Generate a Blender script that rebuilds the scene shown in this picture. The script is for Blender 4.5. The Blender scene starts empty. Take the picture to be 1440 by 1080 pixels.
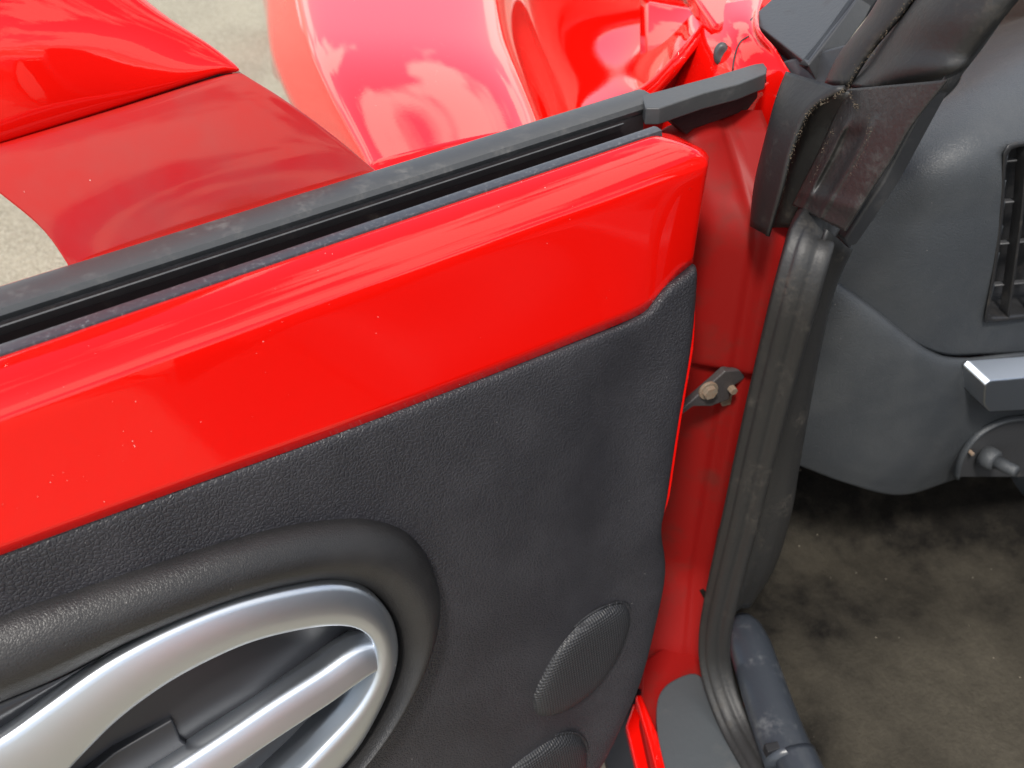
import bpy, bmesh, math, random
import numpy as np
from mathutils import Vector, Matrix
random.seed(7); rng = np.random.default_rng(7)
sc = bpy.context.scene
COL = sc.collection

# ------------------------------------------------------------------ camera
FPX = 1250.0                     # focal length in pixels of a 1440 px wide picture
PITCH = math.radians(40); ROLL = math.radians(-2.0)
CAM = np.array([0.0, 0.0, 1.32])
fw = np.array([0, math.cos(PITCH), -math.sin(PITCH)])
_r0 = np.array([1.0, 0, 0]); _u0 = np.array([0, math.sin(PITCH), math.cos(PITCH)])
RT = math.cos(ROLL)*_r0 + math.sin(ROLL)*_u0
UP = -math.sin(ROLL)*_r0 + math.cos(ROLL)*_u0
cd = bpy.data.cameras.new('camera'); cam = bpy.data.objects.new('camera', cd); COL.objects.link(cam)
cd.sensor_width = 36.0; cd.lens = 36.0*FPX/1440.0
cd.clip_start = 0.02; cd.clip_end = 500
M = Matrix.Identity(4)
for i in range(3):
    M[i][0] = RT[i]; M[i][1] = UP[i]; M[i][2] = -fw[i]; M[i][3] = CAM[i]
cam.matrix_world = M
cd.dof.use_dof = True; cd.dof.focus_distance = 0.74; cd.dof.aperture_fstop = 8.0
sc.camera = cam

# ------------------------------------------------------------------ world, sun, exposure
SUN_EL = math.radians(60); SUN_AZ = math.radians(200)     # azimuth clockwise from +Y
w = bpy.data.worlds.new('World'); sc.world = w; w.use_nodes = True
nt = w.node_tree; nt.nodes.clear()
out = nt.nodes.new('ShaderNodeOutputWorld'); bg = nt.nodes.new('ShaderNodeBackground')
sky = nt.nodes.new('ShaderNodeTexSky'); sky.sky_type = 'NISHITA'; sky.sun_disc = False
sky.sun_elevation = SUN_EL; sky.sun_rotation = SUN_AZ
tc = nt.nodes.new('ShaderNodeTexCoord')
mp = nt.nodes.new('ShaderNodeMapping'); mp.inputs['Scale'].default_value = (1.0, 1.0, 0.0); mp.inputs['Location'].default_value = (3.1, 0.4, 0)
nz = nt.nodes.new('ShaderNodeTexNoise'); nz.inputs['Scale'].default_value = 0.95
nz.inputs['Detail'].default_value = 7; nz.inputs['Roughness'].default_value = 0.55; nz.inputs['Distortion'].default_value = 0.3
rp = nt.nodes.new('ShaderNodeValToRGB'); rp.color_ramp.elements[0].position = 0.50; rp.color_ramp.elements[1].position = 0.545
mx = nt.nodes.new('ShaderNodeMix'); mx.data_type = 'RGBA'
mx.inputs[7].default_value = (10.0, 9.7, 9.2, 1)
L = nt.links.new
sx = nt.nodes.new('ShaderNodeSeparateXYZ'); L(tc.outputs['Generated'], sx.inputs[0])
mz = nt.nodes.new('ShaderNodeMath'); mz.operation = 'MAXIMUM'; L(sx.outputs[2], mz.inputs[0]); mz.inputs[1].default_value = 0.0
az = nt.nodes.new('ShaderNodeMath'); az.operation = 'ADD'; L(mz.outputs[0], az.inputs[0]); az.inputs[1].default_value = 0.16
dv = nt.nodes.new('ShaderNodeVectorMath'); dv.operation = 'DIVIDE'; L(tc.outputs['Generated'], dv.inputs[0])
cz = nt.nodes.new('ShaderNodeCombineXYZ')
for k_ in range(3): L(az.outputs[0], cz.inputs[k_])
L(cz.outputs[0], dv.inputs[1])                      # a flat cloud layer overhead, closing up towards the horizon
L(dv.outputs[0], mp.inputs['Vector']); L(mp.outputs['Vector'], nz.inputs['Vector'])
L(nz.outputs['Fac'], rp.inputs['Fac']); L(rp.outputs['Color'], mx.inputs[0]); L(sky.outputs['Color'], mx.inputs[6])
L(mx.outputs[2], bg.inputs['Color']); bg.inputs['Strength'].default_value = 0.14
L(bg.outputs['Background'], out.inputs['Surface'])
sd = bpy.data.lights.new('sun', 'SUN'); sd.energy = 2.6; sd.angle = math.radians(8); sd.color = (1, 0.95, 0.88)
sun = bpy.data.objects.new('sun', sd); COL.objects.link(sun)
sdir = Vector((math.sin(SUN_AZ)*math.cos(SUN_EL), math.cos(SUN_AZ)*math.cos(SUN_EL), math.sin(SUN_EL)))
sun.rotation_euler = sdir.to_track_quat('Z', 'Y').to_euler()
sun.location = (0, -3, 6)
vs = sc.view_settings; vs.view_transform = 'Standard'; vs.look = 'None'; vs.gamma = 1; vs.use_curve_mapping = False
vs.exposure = 0.40

# ------------------------------------------------------------------ layout helpers
def ray(u, v): return fw + RT*(u-720)/FPX - UP*(v-540)/FPX
def on_plane(u, v, P, n): d = ray(u, v); return CAM + d*(((P-CAM)@n)/(d@n))
def at_z(u, v, z): d = ray(u, v); return CAM + d*((z-CAM[2])/d[2])
ZT = 0.99                                          # height of the door's window line
A = at_z(940, 183, ZT); B = at_z(0, 502, ZT)
E_ = (B-A)/np.linalg.norm(B-A)                     # along the open door, hinge to latch
N_ = np.array([-E_[1], E_[0], 0]); N_ = N_ if N_@(CAM-A) > 0 else -N_    # towards the cabin side
Z_ = np.array([0, 0, 1.0])
def D(l, t, z): return np.array([A[0], A[1], 0]) + E_*l + N_*t + Z_*z
def d_lt(p): q = p-A; return q@E_, q@N_, p[2]
def on_t(u, v, t): return on_plane(u, v, A+N_*t, N_)
LEAN = 0.20; CT, CZ = 0.052, 0.86
NC = N_ + Z_*LEAN; NC = NC/np.linalg.norm(NC)      # normal of the leaning lower door card
PC = D(0, CT, CZ)
def card_t(z): return CT + LEAN*(CZ-z)
def on_card(u, v, off=0.0): return on_plane(u, v, PC+NC*off, NC)
PSI = math.radians(18)
F_ = np.array([-math.sin(PSI), math.cos(PSI), 0]); R_ = np.array([math.cos(PSI), math.sin(PSI), 0])
def K(r, f, z): return R_*r + F_*f + Z_*z          # car frame: right, forward, up
def on_f(u, v, f): return on_plane(u, v, F_*f, F_)
def on_r(u, v, r): return on_plane(u, v, R_*r, R_)

# ------------------------------------------------------------------ mesh helpers
def cr(p, n, closed=False):
    p = np.asarray(p, float); k = len(p)
    if closed: q = np.vstack([p[-1:], p, p[:2]])
    else: q = np.vstack([2*p[:1]-p[1:2], p, 2*p[-1:]-p[-2:-1]])
    segs = k if closed else k-1
    o = []
    for i in range(segs):
        a, b, c, d = q[i], q[i+1], q[i+2], q[i+3]
        for j in range(n):
            s = j/n
            o.append(0.5*((2*b)+(-a+c)*s+(2*a-5*b+4*c-d)*s*s+(-a+3*b-3*c+d)*s**3))
    if not closed: o.append(p[-1])
    return np.array(o)
def resample(p, n, closed=False):
    p = np.asarray(p, float)
    if closed: p = np.vstack([p, p[:1]])
    s = np.r_[0, np.cumsum(np.linalg.norm(np.diff(p, axis=0), axis=1))]
    t = np.linspace(0, s[-1], n+1)[:-1] if closed else np.linspace(0, s[-1], n)
    return np.stack([np.interp(t, s, p[:, i]) for i in range(p.shape[1])], 1)
def link(name, me, mat, parent, smooth=True):
    o = bpy.data.objects.new(name, me); COL.objects.link(o)
    if mat: me.materials.append(mat)
    if smooth: me.polygons.foreach_set('use_smooth', [True]*len(me.polygons))
    if parent is not None:
        o.parent = parent
        if parent.type == 'EMPTY': o.matrix_parent_inverse = Matrix.Translation(parent.location).inverted()
    return o
def face_to(me, target):
    me.update()
    c = np.zeros(3); s = 0.0
    for p in me.polygons:
        s += p.area*float(Vector(p.normal).dot(Vector(target)-p.center))
    if s < 0: me.flip_normals()
def solid(o, th, off=-1.0):
    m = o.modifiers.new('solid', 'SOLIDIFY'); m.thickness = th; m.offset = off; m.use_even_offset = False; return o
def bevel(o, wd, seg=3, ang=35):
    m = o.modifiers.new('bevel', 'BEVEL'); m.width = wd; m.segments = seg; m.limit_method = 'ANGLE'; m.angle_limit = math.radians(ang)
    m.harden_normals = False
    wn = o.modifiers.new('weighted', 'WEIGHTED_NORMAL'); wn.keep_sharp = True; wn.weight = 80
    return o
def sharp(me, ang=38):
    bm = bmesh.new(); bm.from_mesh(me); c = math.radians(ang)
    for e in bm.edges:
        if len(e.link_faces) == 2 and e.calc_face_angle(0) > c: e.smooth = False
    bm.to_mesh(me); bm.free()
def sheet(name, G, mat, parent, th=0.004, closed_u=False, closed_v=False, to=None, smooth=True):
    """a grid of points, given thickness away from the viewer"""
    G = np.asarray(G, float); a, b = G.shape[:2]
    vs_ = G.reshape(-1, 3); f = []
    for i in range(a if closed_u else a-1):
        for j in range(b if closed_v else b-1):
            i2, j2 = (i+1) % a, (j+1) % b
            f.append((i*b+j, i2*b+j, i2*b+j2, i*b+j2))
    me = bpy.data.meshes.new(name); me.from_pydata(vs_.tolist(), [], f)
    face_to(me, CAM if to is None else to)
    o = link(name, me, mat, parent, smooth)
    if th: solid(o, th)
    return o
def loft(rows, nu, nv, closed_v=False):
    R1 = [cr(r, nv, closed_v) for r in rows]
    R1 = np.array(R1)
    return np.stack([cr(R1[:, j], nu) for j in range(R1.shape[1])], 1)
def slab(name, pts, depth, mat, parent, bw=0.0015, seg=3, smooth=True):
    """an outline given a real thickness along a vector"""
    pts = np.asarray(pts, float); n = len(pts); depth = np.asarray(depth, float)
    v = np.vstack([pts, pts+depth])
    f = [tuple(range(n)), tuple(range(2*n-1, n-1, -1))] + [(i, i+n, (i+1) % n+n, (i+1) % n) for i in range(n)]
    me = bpy.data.meshes.new(name); me.from_pydata(v.tolist(), [], f)
    bm = bmesh.new(); bm.from_mesh(me); bmesh.ops.recalc_face_normals(bm, faces=bm.faces); bm.to_mesh(me); bm.free()
    o = link(name, me, mat, parent, smooth)
    if bw: bevel(o, bw, seg)
    return o
def sweep(name, path, prof, hint, mat, parent, closed_path=False, scales=None, cap=True, smooth=True):
    """closed 2-D profile (side, up) swept along a path; up follows the hint vector(s)"""
    path = np.asarray(path, float); prof = np.asarray(prof, float); n = len(path); m = len(prof)
    hint = np.asarray(hint, float); hs = np.tile(hint, (n, 1)) if hint.ndim == 1 else hint
    if closed_path: tg = np.roll(path, -1, 0)-np.roll(path, 1, 0)
    else: tg = np.gradient(path, axis=0)
    tg /= np.linalg.norm(tg, axis=1)[:, None]
    side = np.cross(tg, hs); side /= np.linalg.norm(side, axis=1)[:, None]
    upv = np.cross(side, tg)
    V = []
    for i in range(n):
        s = 1 if scales is None else scales[i]
        V.append(path[i]+np.outer(prof[:, 0]*s, side[i])+np.outer(prof[:, 1]*s, upv[i]))
    V = np.vstack(V); f = []
    for i in range(n if closed_path else n-1):
        for j in range(m):
            a, b = i*m+j, i*m+(j+1) % m; c, d = ((i+1) % n)*m+(j+1) % m, ((i+1) % n)*m+j
            f.append((a, b, c, d))
    if cap and not closed_path: f += [tuple(range(m-1, -1, -1)), tuple(range((n-1)*m, n*m))]
    me = bpy.data.meshes.new(name); me.from_pydata(V.tolist(), [], f)
    bm = bmesh.new(); bm.from_mesh(me); bmesh.ops.recalc_face_normals(bm, faces=bm.faces); bm.to_mesh(me); bm.free()
    return link(name, me, mat, parent, smooth)
def crumbs(name, pts, n, par, spread=.0016, size=(.00025, .0007)):
    """dried dirt caught along a line: many tiny lumps joined as one mass"""
    path = cr(pts, 10); V, Fc = [], []
    for k in range(n):
        t_ = rng.random()**1.0*(len(path)-1.001); i = int(t_); p = path[i]*(1-t_+i)+path[i+1]*(t_-i)
        if math.sin(t_*1.7)+math.sin(t_*.61+1) < -.6: continue
        p = p + rng.normal(0, spread, 3)*np.array([1, 1, 1.0]); r_ = rng.uniform(*size)*rng.uniform(.6, 1.3)
        b0 = len(V); o6 = np.array([(1, 0, 0), (-1, 0, 0), (0, 1, 0), (0, -1, 0), (0, 0, 1), (0, 0, -1)])*r_*rng.uniform(.6, 1.4, (6, 1))
        V += [(p+q).tolist() for q in o6]
        Fc += [tuple(b0+x for x in f) for f in ((0, 2, 4), (2, 1, 4), (1, 3, 4), (3, 0, 4), (2, 0, 5), (1, 2, 5), (3, 1, 5), (0, 3, 5))]
    me = bpy.data.meshes.new(name); me.from_pydata(V, [], Fc)
    o = link(name, me, DIRT, par, False); o['kind'] = 'stuff'; return o
def ell(a, b, n=14, ph=0): return [(a*math.cos(2*math.pi*i/n+ph), b*math.sin(2*math.pi*i/n+ph)) for i in range(n)]
def rrect(a, b, r, k=4):
    o = []
    for cx, cy, s in ((a-r, b-r, 0), (-a+r, b-r, 1), (-a+r, -b+r, 2), (a-r, -b+r, 3)):
        for i in range(k+1):
            an = math.pi/2*(s+i/k); o.append((cx+r*math.cos(an), cy+r*math.sin(an)))
    return o
def fan_fill(name, ring, centre, levels, mat, parent, th=0.002):
    """closed outline filled towards a centre; levels = [(fraction, offset vector)]"""
    ring = np.asarray(ring); G = [ring]; n = len(ring)
    for fr, off in levels[:-1]: G.append(ring*(1-fr)+np.asarray(centre)*fr+np.asarray(off))
    G = np.array(G); a = len(G); f = []
    for i in range(a-1):
        for j in range(n): f.append((i*n+j, (i+1)*n+j, (i+1)*n+(j+1) % n, i*n+(j+1) % n))
    for j in range(n): f.append(((a-1)*n+j, a*n, (a-1)*n+(j+1) % n))
    me = bpy.data.meshes.new(name)
    me.from_pydata(np.vstack([G.reshape(-1, 3), (np.asarray(centre)+np.asarray(levels[-1][1]))[None]]).tolist(), [], f)
    face_to(me, CAM); o = link(name, me, mat, parent)
    if th: solid(o, th)
    return o
def cut_sheet(name, G, poly, key, mat, parent, th):
    """a sheet with the faces inside a 2-D outline removed (an opening)"""
    G = np.asarray(G, float); a, b = G.shape[:2]; fc = []
    def inside(x, y):
        c = False
        for i in range(len(poly)):
            x1, y1 = poly[i]; x2, y2 = poly[i-1]
            if (y1 > y) != (y2 > y) and x < (x2-x1)*(y-y1)/(y2-y1)+x1: c = not c
        return c
    mn, mxx = np.min(poly, 0), np.max(poly, 0)
    for i in range(a-1):
        for j in range(b-1):
            x, y = key((G[i, j]+G[i+1, j]+G[i+1, j+1]+G[i, j+1])/4)
            if mn[0] < x < mxx[0] and mn[1] < y < mxx[1] and inside(x, y): continue
            fc.append((i*b+j, (i+1)*b+j, (i+1)*b+j+1, i*b+j+1))
    me = bpy.data.meshes.new(name); me.from_pydata(G.reshape(-1, 3).tolist(), [], fc); face_to(me, CAM)
    o = link(name, me, mat, parent); solid(o, th); return o

# ------------------------------------------------------------------ materials
def mat(name, base, rough=0.5, metal=0.0, coat=0.0, coat_rough=0.03, spec=0.5):
    m = bpy.data.materials.new(name); m.use_nodes = True
    b = m.node_tree.nodes['Principled BSDF']
    b.inputs['Base Color'].default_value = (*base, 1); b.inputs['Roughness'].default_value = rough
    b.inputs['Metallic'].default_value = metal; b.inputs['Coat Weight'].default_value = coat
    b.inputs['Coat Roughness'].default_value = coat_rough; b.inputs['Specular IOR Level'].default_value = spec
    return m, m.node_tree, b
def node(nt, t, **kw):
    n = nt.nodes.new(t)
    for k, v in kw.items():
        if k in n.inputs: n.inputs[k].default_value = v
        else: setattr(n, k, v)
    return n
def obj_co(nt): return node(nt, 'ShaderNodeTexCoord').outputs['Object']
def noise(nt, co, scale, detail=4, rough=0.5, dist=0.0):
    n = node(nt, 'ShaderNodeTexNoise', Scale=scale, Detail=detail, Roughness=rough, Distortion=dist); nt.links.new(co, n.inputs['Vector']); return n
def ramp(nt, fac, p0, p1, c0=(0, 0, 0, 1), c1=(1, 1, 1, 1)):
    r = node(nt, 'ShaderNodeValToRGB'); e = r.color_ramp.elements
    e[0].position, e[1].position = p0, p1; e[0].color, e[1].color = c0, c1
    nt.links.new(fac, r.inputs['Fac']); return r.outputs['Color']
def mixc(nt, fac, a, b):
    n = node(nt, 'ShaderNodeMix', data_type='RGBA')
    if isinstance(fac, (int, float)): n.inputs[0].default_value = fac
    else: nt.links.new(fac, n.inputs[0])
    for k, x in ((6, a), (7, b)):
        if isinstance(x, tuple): n.inputs[k].default_value = (*x, 1) if len(x) == 3 else x
        else: nt.links.new(x, n.inputs[k])
    return n.outputs[2]
def math_(nt, op, a, b=None):
    n = node(nt, 'ShaderNodeMath', operation=op)
    for k, x in ((0, a), (1, b)):
        if x is None: continue
        if isinstance(x, (int, float)): n.inputs[k].default_value = x
        else: nt.links.new(x, n.inputs[k])
    return n.outputs[0]
def bump(nt, b, h, strength=0.3, dist=0.001, prev=None, socket='Normal'):
    n = node(nt, 'ShaderNodeBump', Strength=strength, Distance=dist); nt.links.new(h, n.inputs['Height'])
    if prev is not None: nt.links.new(prev, n.inputs['Normal'])
    nt.links.new(n.outputs['Normal'], b.inputs[socket]); return n.outputs['Normal']
def specks(nt, co, scale, size, keep):
    """dust specks: small spots round random points, only some cells have one"""
    v = node(nt, 'ShaderNodeTexVoronoi', Scale=scale); nt.links.new(co, v.inputs['Vector'])
    sp = node(nt, 'ShaderNodeSeparateColor'); nt.links.new(v.outputs['Color'], sp.inputs['Color'])
    r = math_(nt, 'MULTIPLY', sp.outputs['Green'], size)
    s = math_(nt, 'LESS_THAN', v.outputs['Distance'], r)
    k = math_(nt, 'GREATER_THAN', sp.outputs['Red'], 1-keep)
    return math_(nt, 'MULTIPLY', s, k)

def paint(name, base=(0.80, 0.005, 0.0025), dust=0.0, haze=0.0, coat=1.0, film_col=(.42, .25, .22)):
    m, t, b = mat(name, base, 0.5, 0, coat, 0.03, spec=0.0)
    b.inputs['Coat IOR'].default_value = 1.52
    co = obj_co(t); col = None
    s = math_(t, 'MAXIMUM', specks(t, co, 120, 0.050, 0.10), specks(t, co, 380, 0.13, 0.10))
    cl = noise(t, co, 9, 3); patch = math_(t, 'GREATER_THAN', cl.outputs['Fac'], 0.56)
    s = math_(t, 'MULTIPLY', s, patch)
    film = math_(t, 'MULTIPLY', ramp(t, noise(t, co, 7.0, 5, .6).outputs['Fac'], 0.38, 0.72), haze)
    c = mixc(t, film, base, film_col)
    c = mixc(t, math_(t, 'MULTIPLY', s, dust), c, (0.75, 0.70, 0.66))
    t.links.new(c, b.inputs['Base Color'])
    rr = math_(t, 'ADD', math_(t, 'MULTIPLY', film, 0.45), 0.025)
    t.links.new(rr, b.inputs['Coat Roughness'])
    h = noise(t, co, 260, 2).outputs['Fac']
    bump(t, b, h, 0.015, 0.001, socket='Coat Normal')
    return m
RED = paint('red_paint', dust=0.9)
RED_DUSTY = paint('red_paint_dusty', base=(0.42, 0.006, 0.004), dust=1.0, haze=0.40, coat=0.7, film_col=(.16, .08, .07))
RED_JAMB_SHADED = None  # body red made darker, the shade of the door opening put into the colour
m, t, b = mat('red_paint_jamb_shaded', (0.27, 0.009, 0.008), 0.5, 0, 0.25, 0.4, spec=0.0)
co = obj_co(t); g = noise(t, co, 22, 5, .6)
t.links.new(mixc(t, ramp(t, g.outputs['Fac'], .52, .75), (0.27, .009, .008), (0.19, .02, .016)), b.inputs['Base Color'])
RED_JAMB_SHADED = m

def grain_black(name, base, rough, scale, strength, dust=0.5, tint=(0.085, 0.083, 0.088), fade=0.5):
    m, t, b = mat(name, base, rough)
    co = obj_co(t)
    wv = noise(t, co, scale*0.45, 2)
    off = node(t, 'ShaderNodeVectorMath', operation='MULTIPLY_ADD'); t.links.new(wv.outputs['Color'], off.inputs[0])
    off.inputs[1].default_value = (1.6/scale,)*3; t.links.new(co, off.inputs[2])
    v = node(t, 'ShaderNodeTexVoronoi', feature='DISTANCE_TO_EDGE', Scale=scale); t.links.new(off.outputs[0], v.inputs['Vector'])
    h = ramp(t, v.outputs['Distance'], 0.0, 0.20)
    fine = noise(t, co, scale*3, 2).outputs['Fac']
    hh = math_(t, 'ADD', h, math_(t, 'MULTIPLY', fine, 0.5))
    bump(t, b, hh, strength, 0.0013)
    d = ramp(t, noise(t, co, 14, 5, .6).outputs['Fac'], .40, .75)
    c = mixc(t, math_(t, 'MULTIPLY', d, dust), base, tint)
    s = specks(t, co, 150, 0.07, 0.12)
    c = mixc(t, math_(t, 'MULTIPLY', s, .55), c, (.5, .48, .45))
    t.links.new(c, b.inputs['Base Color'])
    t.links.new(math_(t, 'ADD', math_(t, 'MULTIPLY', d, .12), rough-.05), b.inputs['Roughness'])
    return m
CARD = grain_black('grained_black_plastic', (0.020, 0.0195, 0.0235), 0.47, 300, 0.42, 0.35, (.046, .044, .050))
POD = grain_black('soft_black_armrest', (0.015, 0.0145, 0.015), 0.40, 520, 0.22, 0.25, (.05, .048, .046))
DASH = grain_black('grained_dash_plastic', (0.045, 0.050, 0.056), 0.46, 380, 0.26, 0.4, (.085, .088, .09))
def rubber(name, base, rough, dirt, dirt_col=(0.22, 0.17, 0.12), scale=26, thr=.55, bs=.35):
    m, t, b = mat(name, base, rough)
    co = obj_co(t); n1 = noise(t, co, scale, 7, .68); n2 = noise(t, co, scale*7, 4, .6)
    f = math_(t, 'MULTIPLY', ramp(t, n1.outputs['Fac'], thr, thr+.16), ramp(t, n2.outputs['Fac'], .38, .62))
    c = mixc(t, math_(t, 'MULTIPLY', f, dirt), base, dirt_col)
    t.links.new(c, b.inputs['Base Color'])
    t.links.new(math_(t, 'ADD', math_(t, 'MULTIPLY', f, .3), rough), b.inputs['Roughness'])
    bump(t, b, n2.outputs['Fac'], bs, .0012)
    return m
RUB_TOP = rubber('weathered_rubber', (0.058, 0.060, 0.062), 0.42, .35, (.2, .19, .18), 30, .5, .12)
RUB = rubber('black_rubber', (0.017, 0.0168, 0.0166), 0.50, .35, (.13, .11, .085))
RUB_DIRTY = rubber('dirty_rubber', (0.024, 0.0235, 0.023), 0.48, .38, (.10, .094, .085), 34, .52, .6)
RUB_DARK = rubber('slot_rubber', (0.016, 0.012, 0.013), 0.45, .2)
STRIP = rubber('inner_strip_rubber', (0.050, 0.053, 0.062), 0.34, .55, (.36, .36, .37), 300, .54, .12)
TRIM = rubber('smooth_black_trim', (0.040, 0.041, 0.044), 0.45, .35, (.13, .12, .11))
SILL = rubber('sill_plastic', (0.034, 0.040, 0.050), 0.33, .55, (.17, .175, .18), 17)
SCUFF = rubber('scuff_plastic', (0.062, 0.070, 0.076), 0.42, .5, (.16, .155, .14), 12)
DIRT = rubber('dried_dirt', (0.10, 0.080, 0.055), .9, .7, (.20, .16, .11), 90, .4, 1.0)
m, t, b = mat('satin_aluminium', (0.70, 0.71, 0.72), 0.36, 1.0)
co = obj_co(t); bump(t, b, noise(t, co, 900, 2).outputs['Fac'], .05, .0004)
c = mixc(t, math_(t, 'MULTIPLY', specks(t, co, 150, .09, .12), .6), (.60, .64, .69), (.30, .29, .28)); t.links.new(c, b.inputs['Base Color'])
ALU = m
VOID, _, _ = mat('dark_plastic', (0.012, 0.012, 0.014), 0.5)
RECESS, _, _ = mat('recess_plastic', (0.022, 0.023, 0.027), 0.35)
VENT = rubber('vent_plastic', (0.020, 0.020, 0.021), .38, .2)
BOLT = rubber('zinc_bolt', (0.24, 0.20, 0.155), .45, .7, (.25, .13, .07), 120, .4, .3)
STEEL = rubber('greasy_steel', (0.065, 0.06, 0.062), .40, .6, (.05, .04, .035), 80, .4, .3)
m, t, b = mat('speaker_mesh', (0.035, 0.036, 0.040), 0.45)
co = obj_co(t)
T_ = np.cross(NC, E_); cb_ = node(t, 'ShaderNodeCombineXYZ')
for k_, ax_ in enumerate((E_, T_)):
    dp = node(t, 'ShaderNodeVectorMath', operation='DOT_PRODUCT'); t.links.new(co, dp.inputs[0]); dp.inputs[1].default_value = ax_.tolist()
    t.links.new(dp.outputs['Value'], cb_.inputs[k_])
co = cb_.outputs[0]
v = node(t, 'ShaderNodeTexVoronoi', Scale=330); v.inputs['Randomness'].default_value = 0.0; t.links.new(co, v.inputs['Vector'])
h = ramp(t, v.outputs['Distance'], .25, .5); bump(t, b, h, .6, .0010)
t.links.new(mixc(t, h, (.010, .010, .011), (.030, .031, .035)), b.inputs['Base Color'])
GRILLE = m
m, t, b = mat('worn_shaded_carpet', (0.06, 0.05, 0.04), 0.95, spec=.1)
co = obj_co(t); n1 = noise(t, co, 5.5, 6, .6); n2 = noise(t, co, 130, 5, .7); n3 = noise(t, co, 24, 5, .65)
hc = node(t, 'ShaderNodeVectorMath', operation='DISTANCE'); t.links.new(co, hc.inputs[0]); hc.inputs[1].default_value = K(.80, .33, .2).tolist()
wr = math_(t, 'SUBTRACT', 0.50, hc.outputs['Value'])                  # worn tan by heels round this spot; near-black rest paints in under-dash shade
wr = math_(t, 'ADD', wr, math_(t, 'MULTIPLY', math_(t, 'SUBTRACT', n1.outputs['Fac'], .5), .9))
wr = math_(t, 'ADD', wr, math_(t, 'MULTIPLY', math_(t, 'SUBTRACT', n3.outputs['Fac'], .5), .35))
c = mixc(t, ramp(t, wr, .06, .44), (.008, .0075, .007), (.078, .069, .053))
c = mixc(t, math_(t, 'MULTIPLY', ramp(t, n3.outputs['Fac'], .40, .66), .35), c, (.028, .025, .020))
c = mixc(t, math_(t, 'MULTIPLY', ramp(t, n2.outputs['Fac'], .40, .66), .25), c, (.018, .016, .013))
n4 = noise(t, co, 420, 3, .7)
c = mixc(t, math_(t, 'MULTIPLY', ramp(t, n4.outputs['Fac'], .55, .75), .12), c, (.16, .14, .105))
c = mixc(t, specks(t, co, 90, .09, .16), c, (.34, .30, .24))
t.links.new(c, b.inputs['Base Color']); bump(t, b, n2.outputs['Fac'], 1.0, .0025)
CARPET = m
m, t, b = mat('pale_gravel', (0.40, 0.36, 0.28), 0.9, spec=.2)
co = obj_co(t); n1 = noise(t, co, 3, 6, .65); n2 = noise(t, co, 38, 5, .7); n3 = noise(t, co, 140, 3, .6)
c = mixc(t, ramp(t, n1.outputs['Fac'], .35, .65), (.33, .30, .225), (.43, .39, .295))
c = mixc(t, math_(t, 'MULTIPLY', ramp(t, n2.outputs['Fac'], .42, .60), .6), c, (.52, .475, .375))
c = mixc(t, math_(t, 'MULTIPLY', ramp(t, n3.outputs['Fac'], .48, .62), .7), c, (.17, .15, .11))
t.links.new(c, b.inputs['Base Color']); bump(t, b, n2.outputs['Fac'], .8, .02)
GROUND = m

# ------------------------------------------------------------------ setting
me = bpy.data.meshes.new('ground'); S = 150
me.from_pydata([(-S, -S, 0), (S, -S, 0), (S, S, 0), (-S, S, 0)], [], [(0, 1, 2, 3)])
gr = link('ground', me, GROUND, None, False); gr['kind'] = 'structure'
gr['label'] = 'pale beige gravelly ground beside the car'

# ------------------------------------------------------------------ the car
car = bpy.data.objects.new('red_car', None); COL.objects.link(car); car.location = K(1.0, 1.0, 0).tolist()
car['label'] = 'red car with its front door open, black door card and dashboard'; car['category'] = 'car'

# ---- door: shell
LB = 1.10                                           # latch end of the door
fe = [(985, 376), (975, 480), (955, 600), (940, 700), (932, 745), (938, 795), (930, 850), (905, 950), (880, 1010), (845, 1080), (770, 1190)]
fe3 = cr([on_card(*p) for p in fe], 8)
fl = np.array([d_lt(p) for p in fe3]); order = np.argsort(fl[:, 2]); FZ, FL = fl[order, 2], fl[order, 0]
def lf(z): return np.interp(z, FZ, FL)
l7px = [(0, 780), (240, 693), (480, 607), (700, 523), (830, 472), (880, 452), (912, 435), (938, 407), (985, 376)]
l7 = np.array([d_lt(on_t(*p, .050)) for p in l7px])
l7d = cr(l7[:, [0, 2]], 8); o_ = np.argsort(l7d[:, 0]); L7L, L7Z = l7d[o_, 0], l7d[o_, 1]
sl7 = (L7Z[-1]-L7Z[-9])/(L7L[-1]-L7L[-9])
def z7(l): return np.where(l > L7L[-1], L7Z[-1]+(l-L7L[-1])*sl7, np.interp(l, L7L, L7Z))
ZB = 0.30
prof = [(-.0885, .9885), (-.094, .985), (-.100, .965), (-.112, .90), (-.122, .80), (-.125, .70), (-.118, .55), (-.10, .42), (-.075, .32), (-.02, .29),
        (card_t(.31)-.055, .30), (card_t(.4)-.06, .40), (card_t(.5)-.07, .5), (card_t(.6)-.075, .6), (card_t(.75)-.06, .75), (.005, .88), (.010, .94), (.012, .962), (-.05, .950), (-.0765, .956), (-.081, .9835)]
lfp = [lf(min(z, .95)) - .006 for t_, z in prof]
G = [[D(l0 + a*(LB-l0), t_, z) for a in (0, .04, .2, .6, 1)] for (t_, z), l0 in zip(prof, lfp)]
G = np.array(G); n_ = len(G)
v_ = G.reshape(-1, 3); f_ = []
for i in range(n_):
    for j in range(4):
        i2 = (i+1) % n_; f_.append((i*5+j, i2*5+j, i2*5+j+1, i*5+j+1))
f_ += [tuple(i*5 for i in range(n_)), tuple(i*5+4 for i in range(n_-1, -1, -1))]
me = bpy.data.meshes.new('door'); me.from_pydata(v_.tolist(), [], f_)
bm = bmesh.new(); bm.from_mesh(me); bmesh.ops.recalc_face_normals(bm, faces=bm.faces); bm.to_mesh(me); bm.free()
door = link('door', me, RED, car); bevel(door, .0012, 2, 50)
door['label'] = 'open red front door with black card and aluminium pull'

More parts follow.
